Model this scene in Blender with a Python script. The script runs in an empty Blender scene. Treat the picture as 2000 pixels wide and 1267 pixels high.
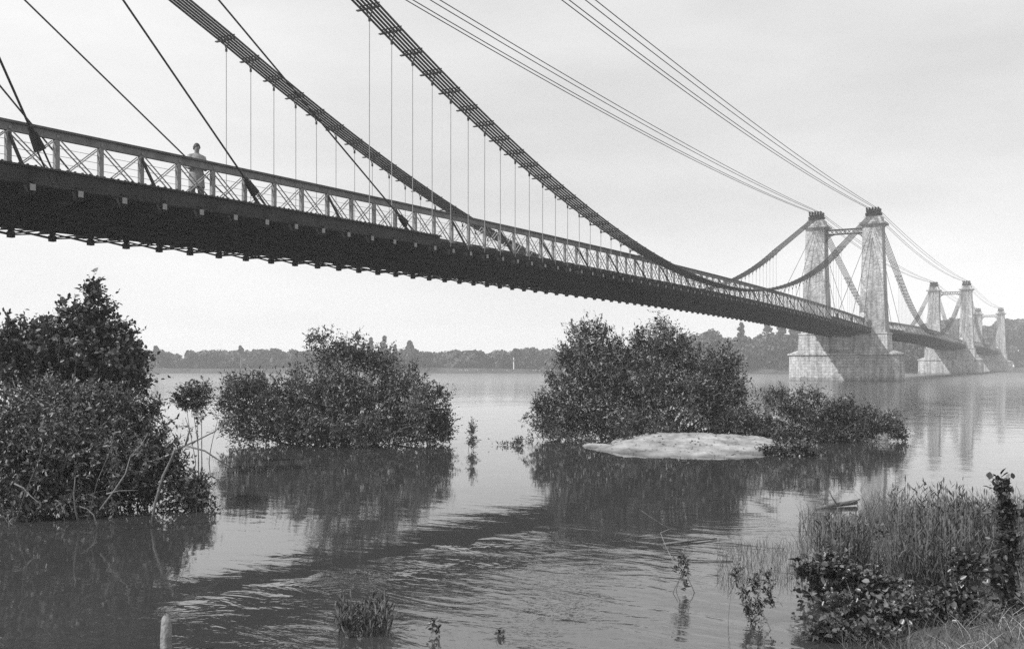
import bpy, math, random
import numpy as np
from mathutils import Vector, Matrix, noise as MN
random.seed(7)
RNG = np.random.default_rng(7)
S = bpy.context.scene
COL = S.collection

# ---------------------------------------------------------------- camera
# World frame: X runs along the bridge, Y across it (away from the camera), Z up from the water.
F = 1950.0                                   # focal length in photograph pixels (2000 wide)
A = math.atan2(1100.0, F)                    # angle between lens axis and bridge
CA, SA = math.cos(A), math.sin(A)
EYE = Vector((-7.89, -20.2, 1.7))
cam = bpy.data.cameras.new('camera'); camo = bpy.data.objects.new('camera', cam); COL.objects.link(camo)
camo.location = EYE; camo.rotation_euler = (math.pi/2, 0, A - math.pi/2)
cam.sensor_width = 36; cam.lens = 36*F/2000; cam.shift_y = 81.5/2000
cam.clip_start = .1; cam.clip_end = 3000
S.camera = camo
FW = Vector((CA, SA, 0)); RT = Vector((SA, -CA, 0))
def CW(X, Y, z):
    X, Y, z = float(X), float(Y), float(z)
    return EYE + X*RT + Y*FW + Vector((0, 0, z-EYE.z))
def PX(u, v, Y): return CW((u-1000)/F*Y, Y, 1.7+(715-v)/F*Y)
def GY(v, z=0.0): return F*(1.7-z)/(v-715)

# ---------------------------------------------------------------- world, sun, exposure
SUNV = Vector((-.82, .56, .88)).normalized()
EL = math.asin(SUNV.z)
w = bpy.data.worlds.new('World'); S.world = w; w.use_nodes = True
N = w.node_tree; N.nodes.clear()
def nn(tree, t, **k):
    n = tree.nodes.new(t)
    for a, b in k.items(): setattr(n, a, b)
    return n
out = nn(N, 'ShaderNodeOutputWorld'); bg = nn(N, 'ShaderNodeBackground')
sky = nn(N, 'ShaderNodeTexSky', sky_type='NISHITA', sun_disc=False, sun_elevation=EL,
         sun_rotation=math.atan2(SUNV.x, SUNV.y), air_density=1.5, dust_density=4.0, ozone_density=1.0)
bw = nn(N, 'ShaderNodeRGBToBW')
tc = nn(N, 'ShaderNodeTexCoord'); mp = nn(N, 'ShaderNodeMapping'); mp.inputs['Scale'].default_value = (1, 1, 3.5)
nz = nn(N, 'ShaderNodeTexNoise'); nz.inputs['Scale'].default_value = 1.6; nz.inputs['Detail'].default_value = 7; nz.inputs['Roughness'].default_value = .55
cr = nn(N, 'ShaderNodeMapRange'); cr.inputs[1].default_value = .3; cr.inputs[2].default_value = .7; cr.inputs[3].default_value = 7.3; cr.inputs[4].default_value = 10.2
mx = nn(N, 'ShaderNodeMix', data_type='FLOAT'); mx.inputs[0].default_value = .93
sep = nn(N, 'ShaderNodeSeparateXYZ'); hz = nn(N, 'ShaderNodeMapRange'); hz.inputs[1].default_value = 0; hz.inputs[2].default_value = .16; hz.inputs[3].default_value = 2.2; hz.inputs[4].default_value = .0
add = nn(N, 'ShaderNodeMath', operation='ADD')
L = N.links.new
L(tc.outputs['Generated'], mp.inputs[0]); L(mp.outputs[0], nz.inputs[0]); L(nz.outputs[0], cr.inputs[0])
L(sky.outputs[0], bw.inputs[0]); L(bw.outputs[0], mx.inputs[2]); L(cr.outputs[0], mx.inputs[3])
L(tc.outputs['Generated'], sep.inputs[0]); L(sep.outputs[2], hz.inputs[0])
L(mx.outputs[0], add.inputs[0]); L(hz.outputs[0], add.inputs[1]); L(add.outputs[0], bg.inputs[0])
bg.inputs[1].default_value = .10
L(bg.outputs[0], out.inputs[0])
sl = bpy.data.lights.new('sun', 'SUN'); so = bpy.data.objects.new('sun', sl); COL.objects.link(so)
sl.energy = 4.8; sl.angle = math.radians(1.2); sl.color = (1, 1, 1)
so.rotation_euler = SUNV.to_track_quat('Z', 'Y').to_euler(); so.location = (0, 0, 60)
S.view_settings.view_transform = 'Standard'; S.view_settings.look = 'None'
S.view_settings.exposure = 0; S.view_settings.gamma = 1; S.view_settings.use_curve_mapping = False
S.cycles.use_denoising = False     # what noise is left reads as the plate's grain
S.cycles.max_bounces = 6; S.cycles.volume_bounces = 1; S.cycles.diffuse_bounces = 3; S.cycles.glossy_bounces = 3
HAZE = .0011

# ---------------------------------------------------------------- materials
def mat(name, col, rough=.8, spec=.5, var=0, scale=3, bump=0, bscale=None, metal=0, coord='Object'):
    m = bpy.data.materials.new(name); m.use_nodes = True; t = m.node_tree; b = t.nodes['Principled BSDF']
    b.inputs['Base Color'].default_value = (col, col, col, 1); b.inputs['Roughness'].default_value = rough
    b.inputs['Specular IOR Level'].default_value = spec; b.inputs['Metallic'].default_value = metal
    if var or bump:
        c = nn(t, 'ShaderNodeTexCoord')
    if var:
        n = nn(t, 'ShaderNodeTexNoise'); n.inputs['Scale'].default_value = scale; n.inputs['Detail'].default_value = 8; n.inputs['Roughness'].default_value = .65
        r = nn(t, 'ShaderNodeMapRange'); r.inputs[1].default_value = .3; r.inputs[2].default_value = .7
        r.inputs[3].default_value = col*(1-var); r.inputs[4].default_value = col*(1+var)
        t.links.new(c.outputs[coord], n.inputs[0]); t.links.new(n.outputs[0], r.inputs[0]); t.links.new(r.outputs[0], b.inputs['Base Color'])
    if bump:
        n2 = nn(t, 'ShaderNodeTexNoise'); n2.inputs['Scale'].default_value = bscale or scale*3; n2.inputs['Detail'].default_value = 6
        u = nn(t, 'ShaderNodeBump'); u.inputs['Strength'].default_value = bump; u.inputs['Distance'].default_value = .02
        t.links.new(c.outputs[coord], n2.inputs[0]); t.links.new(n2.outputs[0], u.inputs['Height']); t.links.new(u.outputs[0], b.inputs['Normal'])
    return m
M = {}
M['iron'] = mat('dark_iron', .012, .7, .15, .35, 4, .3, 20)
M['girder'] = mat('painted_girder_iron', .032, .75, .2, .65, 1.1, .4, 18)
M['cable'] = mat('tarred_wire_rope', .03, .6, .3, .3, 6)
M['rod'] = mat('galvanised_rod', .26, .5, .5, .2, 5)
M['wood'] = mat('weathered_rail_timber', .15, .8, .3, .4, 3, .5, 25)
M['cap'] = mat('dark_rail_cap', .07, .75, .3, .3, 3, .4, 25)
M['post'] = mat('grey_post_timber', .22, .8, .3, .35, 5, .5, 25)
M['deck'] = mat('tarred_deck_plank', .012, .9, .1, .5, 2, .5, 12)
M['pale'] = mat('pale_painted_plate', .28, .6, .4, .15, 6)
M['white'] = mat('white_paint', .8, .5, .4, .05, 6)
M['bark'] = mat('bark', .12, .85, .3, .4, 12, .6, 40)
M['deadwood'] = mat('dead_branch_wood', .17, .8, .3, .4, 10, .6, 40)
M['trunk_far'] = mat('far_trunk_bark', .12, .9, .2, .3, 2)
M['sand'] = mat('river_sand', .27, .95, .1, .5, 1.6, 1.0, 14)
def wet(m, z0, z1, dark):                       # a wet, darker margin just above the water line
    t = m.node_tree; b = t.nodes['Principled BSDF']; src = b.inputs['Base Color'].links[0].from_socket
    g = nn(t, 'ShaderNodeNewGeometry'); s = nn(t, 'ShaderNodeSeparateXYZ'); t.links.new(g.outputs['Position'], s.inputs[0])
    n = nn(t, 'ShaderNodeTexNoise'); n.inputs['Scale'].default_value = 1.3; n.inputs['Detail'].default_value = 6; t.links.new(g.outputs['Position'], n.inputs[0])
    a = nn(t, 'ShaderNodeMath', operation='MULTIPLY_ADD'); t.links.new(n.outputs[0], a.inputs[0]); a.inputs[1].default_value = -(z1-z0)*2; t.links.new(s.outputs[2], a.inputs[2])
    r = nn(t, 'ShaderNodeMapRange'); r.inputs[1].default_value = z0-(z1-z0); r.inputs[2].default_value = z1-(z1-z0); r.inputs[3].default_value = dark; r.inputs[4].default_value = 1; t.links.new(a.outputs[0], r.inputs[0])
    k = nn(t, 'ShaderNodeVectorMath', operation='SCALE'); t.links.new(src, k.inputs[0]); t.links.new(r.outputs[0], k.inputs['Scale']); t.links.new(k.outputs[0], b.inputs['Base Color'])
wet(M['sand'], .0, .07, .5)
M['earth'] = mat('bank_earth', .10, .95, .1, .5, 3, .9, 14)
M['meadow'] = mat('far_meadow', .07, .95, .1, .5, .15)
M['stake'] = mat('bleached_stake', .22, .8, .2, .4, 14, .6, 40)

def stone_mat(name, lo, hi, bw_, bh, mortar, distort=.05):
    m = bpy.data.materials.new(name); m.use_nodes = True; t = m.node_tree; b = t.nodes['Principled BSDF']; l = t.links.new
    b.inputs['Roughness'].default_value = .93; b.inputs['Specular IOR Level'].default_value = .15
    g = nn(t, 'ShaderNodeNewGeometry'); s = nn(t, 'ShaderNodeSeparateXYZ'); l(g.outputs['Position'], s.inputs[0])
    ad = nn(t, 'ShaderNodeMath', operation='ADD'); l(s.outputs[0], ad.inputs[0]); l(s.outputs[1], ad.inputs[1])
    n0 = nn(t, 'ShaderNodeTexNoise'); n0.inputs['Scale'].default_value = 1.7; n0.inputs['Detail'].default_value = 3; l(g.outputs['Position'], n0.inputs[0])
    c = nn(t, 'ShaderNodeCombineXYZ'); l(ad.outputs[0], c.inputs[0]); l(s.outputs[2], c.inputs[1])
    dm = nn(t, 'ShaderNodeVectorMath', operation='MULTIPLY_ADD'); dm.inputs[1].default_value = (distort*2, distort*2, 0)
    l(n0.outputs['Color'], dm.inputs[0]); l(c.outputs[0], dm.inputs[2])
    br = nn(t, 'ShaderNodeTexBrick'); br.inputs['Scale'].default_value = 1; br.inputs['Brick Width'].default_value = bw_; br.inputs['Row Height'].default_value = bh
    br.inputs['Mortar Size'].default_value = .02; br.inputs['Mortar Smooth'].default_value = .4; br.offset = .47
    for i, v in enumerate((lo, hi, mortar)): br.inputs[i+1].default_value = (v, v, v, 1)
    l(dm.outputs[0], br.inputs[0])
    n1 = nn(t, 'ShaderNodeTexNoise'); n1.inputs['Scale'].default_value = .55; n1.inputs['Detail'].default_value = 9; n1.inputs['Roughness'].default_value = .75; l(g.outputs['Position'], n1.inputs[0])
    r1 = nn(t, 'ShaderNodeMapRange'); r1.inputs[1].default_value = .32; r1.inputs[2].default_value = .68; r1.inputs[3].default_value = .72; r1.inputs[4].default_value = 1.35; l(n1.outputs[0], r1.inputs[0])
    ms = nn(t, 'ShaderNodeMapping'); ms.inputs['Scale'].default_value = (1.6, 1.6, .16); l(g.outputs['Position'], ms.inputs[0])
    n4 = nn(t, 'ShaderNodeTexNoise'); n4.inputs['Scale'].default_value = 1.5; n4.inputs['Detail'].default_value = 7; l(ms.outputs[0], n4.inputs[0])
    r4 = nn(t, 'ShaderNodeMapRange'); r4.inputs[1].default_value = .36; r4.inputs[2].default_value = .58; r4.inputs[3].default_value = .62; r4.inputs[4].default_value = 1.05; l(n4.outputs[0], r4.inputs[0])
    n5 = nn(t, 'ShaderNodeTexNoise'); n5.inputs['Scale'].default_value = 3.4; n5.inputs['Detail'].default_value = 4; l(g.outputs['Position'], n5.inputs[0])
    r5 = nn(t, 'ShaderNodeMapRange'); r5.inputs[1].default_value = .35; r5.inputs[2].default_value = .65; r5.inputs[3].default_value = .82; r5.inputs[4].default_value = 1.15; l(n5.outputs[0], r5.inputs[0])
    q1 = nn(t, 'ShaderNodeMath', operation='MULTIPLY'); l(r1.outputs[0], q1.inputs[0]); l(r4.outputs[0], q1.inputs[1])
    q2 = nn(t, 'ShaderNodeMath', operation='MULTIPLY'); l(q1.outputs[0], q2.inputs[0]); l(r5.outputs[0], q2.inputs[1])
    mu = nn(t, 'ShaderNodeVectorMath', operation='SCALE'); l(br.outputs[0], mu.inputs[0]); l(q2.outputs[0], mu.inputs['Scale'])
    l(mu.outputs[0], b.inputs['Base Color'])
    n2 = nn(t, 'ShaderNodeTexNoise'); n2.inputs['Scale'].default_value = 5; n2.inputs['Detail'].default_value = 6; l(g.outputs['Position'], n2.inputs[0])
    s2 = nn(t, 'ShaderNodeMath', operation='MULTIPLY_ADD'); l(br.outputs['Fac'], s2.inputs[0]); s2.inputs[1].default_value = -.8; l(n2.outputs[0], s2.inputs[2])
    u = nn(t, 'ShaderNodeBump'); u.inputs['Strength'].default_value = .8; u.inputs['Distance'].default_value = .08
    l(s2.outputs[0], u.inputs['Height']); l(u.outputs[0], b.inputs['Normal'])
    return m
M['rubble'] = stone_mat('rubble_masonry', .27, .50, .27, .13, .40, .16)
M['ashlar'] = stone_mat('dressed_limestone', .40, .48, .8, .33, .34, .015)
wet(M['ashlar'], .05, .55, .5)

def leaf_mat(name, lo, hi, rough=.45, trans=.12):
    m = bpy.data.materials.new(name); m.use_nodes = True; t = m.node_tree; b = t.nodes['Principled BSDF']; l = t.links.new
    at = nn(t, 'ShaderNodeAttribute', attribute_name='tone'); r = nn(t, 'ShaderNodeMapRange')
    r.inputs[3].default_value = lo; r.inputs[4].default_value = hi; l(at.outputs['Fac'], r.inputs[0])
    l(r.outputs[0], b.inputs['Base Color']); b.inputs['Roughness'].default_value = rough; b.inputs['Specular IOR Level'].default_value = .5
    if trans:
        tr = nn(t, 'ShaderNodeBsdfTranslucent'); l(r.outputs[0], tr.inputs[0])
        x = nn(t, 'ShaderNodeMixShader'); x.inputs[0].default_value = trans
        l(b.outputs[0], x.inputs[1]); l(tr.outputs[0], x.inputs[2]); l(x.outputs[0], t.nodes['Material Output'].inputs[0])
    return m
M['leaf'] = leaf_mat('willow_leaf', .018, .21)
M['leaf_dark'] = leaf_mat('dark_poplar_leaf', .010, .13)
M['leaf_near'] = leaf_mat('glossy_alder_leaf', .012, .17, .36)
M['leaf_far'] = leaf_mat('far_leaf', .03, .10, .8, 0)
M['reed'] = leaf_mat('reed_stalk', .035, .12, .6, .1)
M['drygrass'] = leaf_mat('dry_grass', .15, .4, .6, .1)

# ---------------------------------------------------------------- mesh helpers
class MB:
    def __init__(s): s.v = []; s.f = []
    def add(s, vs, fs):
        o = len(s.v); s.v.extend([tuple(x) for x in vs]); s.f.extend([tuple(i+o for i in f) for f in fs])
    def box(s, a, b):
        x0, y0, z0 = a; x1, y1, z1 = b
        s.add([(x0,y0,z0),(x1,y0,z0),(x1,y1,z0),(x0,y1,z0),(x0,y0,z1),(x1,y0,z1),(x1,y1,z1),(x0,y1,z1)],
              [(0,3,2,1),(4,5,6,7),(0,1,5,4),(1,2,6,5),(2,3,7,6),(3,0,4,7)])
    def bar(s, p, q, wd, ht):                # square bar from p to q
        p, q = Vector(p), Vector(q); d = (q-p).normalized()
        up = Vector((0,0,1)) if abs(d.z) < .95 else Vector((1,0,0))
        a = d.cross(up).normalized()*wd/2; b = a.cross(d).normalized()*ht/2
        s.add([p-a-b,p+a-b,p+a+b,p-a+b,q-a-b,q+a-b,q+a+b,q-a+b],
              [(3,2,1,0),(4,5,6,7),(0,1,5,4),(1,2,6,5),(2,3,7,6),(3,0,4,7)])
    def tube(s, pts, r, n=6, r2=None):
        pts = [Vector(p) for p in pts]; m = len(pts); o = len(s.v); prev = None
        for i, p in enumerate(pts):
            d = (pts[min(i+1, m-1)]-pts[max(i-1, 0)]).normalized()
            if prev is None:
                a = d.cross(Vector((0,0,1)) if abs(d.z) < .9 else Vector((1,0,0))).normalized()
            else: a = (prev-d*prev.dot(d)).normalized()
            prev = a; b = d.cross(a)
            rr = (r if r2 is None else r+(r2-r)*i/(m-1)) if not hasattr(r, '__len__') else r[i]
            for k in range(n):
                t = 2*math.pi*k/n; s.v.append(tuple(p+a*rr*math.cos(t)+b*rr*math.sin(t)))
        for i in range(m-1):
            for k in range(n):
                k2 = (k+1) % n; s.f.append((o+i*n+k, o+i*n+k2, o+(i+1)*n+k2, o+(i+1)*n+k))
        s.f.append(tuple(o+k for k in reversed(range(n)))); s.f.append(tuple(o+(m-1)*n+k for k in range(n)))
    def frustum(s, ctr, z0, z1, a0, b0, a1, b1):   # rectangular, half sizes a (x) b (y)
        x, y = ctr
        s.add([(x-a0,y-b0,z0),(x+a0,y-b0,z0),(x+a0,y+b0,z0),(x-a0,y+b0,z0),(x-a1,y-b1,z1),(x+a1,y-b1,z1),(x+a1,y+b1,z1),(x-a1,y+b1,z1)],
              [(0,3,2,1),(4,5,6,7),(0,1,5,4),(1,2,6,5),(2,3,7,6),(3,0,4,7)])
    def prism(s, poly, z0, z1, poly2=None):
        n = len(poly); p2 = poly2 or poly
        s.add([(x,y,z0) for x,y in poly]+[(x,y,z1) for x,y in p2],
              [tuple(reversed(range(n))), tuple(range(n,2*n))]+[(i,(i+1)%n,n+(i+1)%n,n+i) for i in range(n)])
    def mesh(s, name):
        me = bpy.data.meshes.new(name); me.from_pydata(s.v, [], s.f); me.update(); return me
    def build(s, name, m, parent=None, smooth=False, loc=None):
        return link(name, s.mesh(name), m, parent, smooth, loc)
def link(name, me, m, parent=None, smooth=False, loc=None):
    if m is not None and not me.materials: me.materials.append(M[m] if isinstance(m, str) else m)
    if smooth: me.shade_smooth()
    o = bpy.data.objects.new(name, me); COL.objects.link(o)
    if parent: o.parent = parent
    if loc is not None:
        o.location = loc
    return o
def tag(o, label=None, cat=None, group=None, kind=None):
    for k, v in (('label', label), ('category', cat), ('group', group), ('kind', kind)):
        if v: o[k] = v
    return o
def thing(name, label, cat, loc=(0,0,0), group=None):
    o = bpy.data.objects.new(name, None); COL.objects.link(o); o.location = loc; o.empty_display_size = .3
    return tag(o, label, cat, group)
def at0(o, base):                      # geometry built in world coordinates, parented under an Empty at base
    o.location = (-base[0], -base[1], -base[2]); return o

# ---------------------------------------------------------------- setting: water, beds, banks
def water_mat():
    m = bpy.data.materials.new('river_water'); m.use_nodes = True; t = m.node_tree; b = t.nodes['Principled BSDF']; l = t.links.new
    b.inputs['Base Color'].default_value = (.042,)*3+(1,); b.inputs['Roughness'].default_value = .02; b.inputs['IOR'].default_value = 2.2
    g = nn(t, 'ShaderNodeNewGeometry')
    def noise(sx, sy, sc, det, dist, rot=0):
        mp = nn(t, 'ShaderNodeMapping'); mp.inputs['Scale'].default_value = (sx, sy, 1); mp.inputs['Rotation'].default_value = (0, 0, rot)
        n = nn(t, 'ShaderNodeTexNoise'); n.inputs['Scale'].default_value = sc; n.inputs['Detail'].default_value = det; n.inputs['Distortion'].default_value = dist
        l(g.outputs['Position'], mp.inputs[0]); l(mp.outputs[0], n.inputs[0]); return n.outputs[0]
    rot = -A                                   # ripples lie across the line of sight, along the current
    fine = noise(1, .55, 9, 3, .4, rot); mid = noise(1, .5, 2.3, 4, 1.2, rot); big = noise(1, .4, .5, 3, 1.5, rot)
    mask = noise(1, 1, .09, 3, .6, .4)
    # calm behind the drowned bushes, ruffled where the current runs free
    mr = nn(t, 'ShaderNodeMapRange'); mr.inputs[1].default_value = .42; mr.inputs[2].default_value = .6; mr.inputs[3].default_value = .12; mr.inputs[4].default_value = .42; l(mask, mr.inputs[0])
    # current tongue near the bank
    d = nn(t, 'ShaderNodeVectorMath', operation='DISTANCE'); d.inputs[1].default_value = tuple(CW(1.0, 6.5, 0)); l(g.outputs['Position'], d.inputs[0])
    lnv = FW-1.19*RT; off = lnv.dot(EYE)
    d = nn(t, 'ShaderNodeVectorMath', operation='DOT_PRODUCT'); d.inputs[1].default_value = tuple(lnv); l(g.outputs['Position'], d.inputs[0])
    dn = nn(t, 'ShaderNodeMath', operation='MULTIPLY_ADD'); l(mid, dn.inputs[0]); dn.inputs[1].default_value = 1.6; l(d.outputs['Value'], dn.inputs[2])
    dr = nn(t, 'ShaderNodeMapRange'); dr.inputs[1].default_value = off+9.3; dr.inputs[2].default_value = off+10.9; dr.inputs[3].default_value = 1.35; dr.inputs[4].default_value = 0; l(dn.outputs[0], dr.inputs[0])
    dd = nn(t, 'ShaderNodeVectorMath', operation='DISTANCE'); dd.inputs[1].default_value = tuple(CW(-2, 14, 0)); l(g.outputs['Position'], dd.inputs[0])
    fr = nn(t, 'ShaderNodeMapRange'); fr.inputs[1].default_value = 14; fr.inputs[2].default_value = 60; fr.inputs[3].default_value = 0; fr.inputs[4].default_value = .3; l(dd.outputs['Value'], fr.inputs[0])
    rr_ = nn(t, 'ShaderNodeMapRange'); rr_.inputs[1].default_value = 25; rr_.inputs[2].default_value = 170; rr_.inputs[3].default_value = .03; rr_.inputs[4].default_value = .30   # ripples too far off to resolve
    l(dd.outputs['Value'], rr_.inputs[0]); l(rr_.outputs[0], b.inputs['Roughness'])
    a0 = nn(t, 'ShaderNodeMath', operation='ADD'); l(mr.outputs[0], a0.inputs[0]); l(fr.outputs[0], a0.inputs[1])
    o2 = FW.dot(EYE); d2 = nn(t, 'ShaderNodeVectorMath', operation='DOT_PRODUCT'); d2.inputs[1].default_value = tuple(FW); l(g.outputs['Position'], d2.inputs[0])
    e2 = nn(t, 'ShaderNodeMapRange'); e2.inputs[1].default_value = o2+9.3; e2.inputs[2].default_value = o2+11.6; e2.inputs[3].default_value = 1; e2.inputs[4].default_value = 0; l(d2.outputs['Value'], e2.inputs[0])
    m2 = nn(t, 'ShaderNodeMath', operation='MULTIPLY'); l(dr.outputs[0], m2.inputs[0]); l(e2.outputs[0], m2.inputs[1])
    amp = nn(t, 'ShaderNodeMath', operation='ADD'); l(a0.outputs[0], amp.inputs[0]); l(m2.outputs[0], amp.inputs[1])
    def mul(a, k):
        q = nn(t, 'ShaderNodeMath', operation='MULTIPLY'); l(a, q.inputs[0])
        if isinstance(k, float): q.inputs[1].default_value = k
        else: l(k, q.inputs[1])
        return q.outputs[0]
    def plus(a, c):
        q = nn(t, 'ShaderNodeMath', operation='ADD'); l(a, q.inputs[0]); l(c, q.inputs[1]); return q.outputs[0]
    h = plus(plus(mul(fine, .0035), mul(mid, .012)), mul(big, .03))
    hh = mul(h, amp.outputs[0])
    u = nn(t, 'ShaderNodeBump'); u.inputs['Strength'].default_value = .55; u.inputs['Distance'].default_value = 1.0
    l(hh, u.inputs['Height']); l(u.outputs[0], b.inputs['Normal'])
    return m
M['water'] = water_mat()
b = MB(); c4 = [CW(-420, -30, 0), CW(480, -30, 0), CW(480, 360, 0), CW(-420, 360, 0)]
b.add(c4, [(0,1,2,3)]); tag(b.build('river_water', 'water'), kind='structure')

def sheet(name, m, f, us, vs, kind='structure'):
    b = MB(); n = len(vs)
    for u in us:
        for v in vs: b.v.append(tuple(f(u, v)))
    for i in range(len(us)-1):
        for j in range(n-1): b.f.append((i*n+j, (i+1)*n+j, (i+1)*n+j+1, i*n+j+1))
    return tag(b.build(name, m, smooth=True), kind=kind)
def wob(x, y, k=1.0): return math.sin(x*1.7*k+y*.9*k)*.5+math.sin(x*.6*k-y*2.1*k+1.3)*.3+math.sin(x*3.7*k+y*3.1*k)*.2
def shore_far(X): return 253+3*math.sin(X*.03) if X < 100 else 253+min(75, (X-100)*6)
def f_far(X, t):
    Y0 = shore_far(X)
    Y = Y0+t*t*330-1.5; z = min(1.2, -.4+(Y-Y0+1.5)*.28)+.25*wob(X*.1, Y*.1)*(1 if Y-Y0 > 3 else 0)
    return CW(X, Y, z)
sheet('far_bank', 'meadow', f_far, list(np.linspace(-420, 480, 181)), [0, .03, .06, .09, .13, .2, .4, .7, 1])
def f_bank(i, j):
    Y = -14+30*j; sh = .6*Y-1.55+.35*wob(Y*.6, 1)+max(0, Y-9)*1.3
    X = sh-.6+(i**1.6)*16; z = (X-sh)*.17; z = min(z, .35+.02*(X-sh))+.035*wob(X*2.2, Y*2.0)
    return CW(X, Y, z-.03)
sheet('river_bank', 'earth', f_bank, list(np.linspace(0, 1, 60)), list(np.linspace(0, 1, 90)))
# sandbank
def bank_z(X, Y):
    # front edge at Y 18, back at Y 23
    cx, cy = (1372-1000)/F*20.3, 20.6
    dx = (X-cx)/2.1; dy = (Y-cy)/2.3
    r = math.sqrt(dx*dx+dy*dy)*(1+.26*MN.fractal(Vector((X*.9+5, Y*.9, 0)), .8, 2.1, 7))
    sk = .8+.5*max(-1, min(1, dy)); return .29*sk*max(0, 1-r**2.2)**.55*(1+.28*MN.fractal(Vector((X*1.1, Y*1.1, 3)), .9, 2.1, 6)) - .05 + .03*MN.fractal(Vector((X*5, Y*5, 9)), .5, 2.1, 6)*max(0, 1.1-r) + .02*wob(X*5, Y*5)*max(0, 1-r) if r < 1 else -.05-.1*(r-1)
def f_sand(X, Y): return CW(X, Y, bank_z(X, Y))
sheet('sandbank', 'sand', f_sand, list(np.linspace(.7, 6.8, 200)), list(np.linspace(17.2, 23.6, 190)))

# ---------------------------------------------------------------- bridge dimensions
SP = 112.75; NP = 92; P = SP/NP; HW = 6.44        # span, panels, panel length, distance between cable planes
RW = .75                                         # handrail inset from the cable plane
def zr(s): return 7.80-.70*((s-SP/2)/(SP/2))**2  # top of handrail
def zc(s):                                       # main cable height
    s0, e = SP/2, 15*P
    if s < e: k = (e-0)/1.0; z1 = 6.95+.00455*(e-s0)**2; return 19.35+(z1-19.35)*s/e
    if s > SP-e: return zc(SP-s)
    return 6.95+.00455*(s-s0)**2

def strip(bm, s0, s1, w0, w1, d0, d1, step=1):   # bar following the camber, d measured down from handrail top
    n = max(2, int((s1-s0)/P/step)+1); o = len(bm.v)
    for i in range(n+1):
        s = s0+(s1-s0)*i/n; z = zr(s)
        bm.v += [(s, w0, z-d1), (s, w1, z-d1), (s, w1, z-d0), (s, w0, z-d0)]
    for i in range(n):
        a = o+4*i
        for k in range(4): bm.f.append((a+k, a+(k+1) % 4, a+4+(k+1) % 4, a+4+k))
    bm.f.append((o+3, o+2, o+1, o)); bm.f.append((o+4*n, o+4*n+1, o+4*n+2, o+4*n+3))

# shared meshes (local origin on the handrail line)
def m_post():
    b = MB(); b.box((-.06, -.05, -1.30), (.06, .05, -.235)); b.box((-.035, -.075, -.20), (.035, -.05, -.13)); return b.mesh('railing_post')
def x_bars(b, dz, w):
    t = .028
    for y in (-.075, .075):
        b.bar((.06, y, -.25), (P-.06, y, -1.13+dz), t, t*.8); b.bar((.06, y+.012, -1.13), (P-.06, y+.012, -.25+dz), t, t*.8)
def m_cross():
    b = MB(); x_bars(b, 0, 0); return b.mesh('cross_brace')
def m_beam():
    b = MB(); z0 = -1.44
    b.box((-.012, -.12, z0-.26), (.012, HW+.12, z0-.02)); b.box((-.06, -.12, z0-.02), (.06, HW+.12, z0)); b.box((-.06, -.12, z0-.28), (.06, HW+.12, z0-.26))
    return b.mesh('cross_beam')
def m_plate():
    b = MB(); b.box((-.065, -.14, -1.66), (.065, -.122, -1.52)); return b.mesh('end_plate')
def m_hang():
    b = MB()
    for yc in (2.15, HW-2.15):
        b.bar((-.17, yc, -1.72), (0, yc, -2.10), .06, .06); b.bar((.17, yc, -1.72), (0, yc, -2.10), .06, .06)
        b.bar((0, yc-.17, -1.72), (0, yc, -2.10), .06, .06); b.bar((0, yc+.17, -1.72), (0, yc, -2.10), .06, .06)
        b.box((-.075, yc-.075, -2.20), (.075, yc+.075, -2.04)); b.bar((-.17, yc, -1.73), (.17, yc, -1.73), .05, .04)
    b.bar((0, .15, -1.70), (0, 2.15, -2.10), .03, .03); b.bar((0, 2.15, -2.10), (0, HW-2.15, -2.10), .03, .03); b.bar((0, HW-2.15, -2.10), (0, HW-.15, -1.70), .03, .03)
    return b.mesh('beam_hanger')
def m_strut(sg):
    b = MB(); b.bar((0, 0, -.24), (.0, -sg*(RW-.02), -1.40), .055, .06); return b.mesh('rail_strut')
MEP, MEX, MEB, MEL, MEH = m_post(), m_cross(), m_beam(), m_plate(), m_hang()
def addmesh(bm, me, loc):
    bm.add([(v.co.x+loc[0], v.co.y+loc[1], v.co.z+loc[2]) for v in me.vertices], [tuple(p.vertices) for p in me.polygons])

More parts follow.
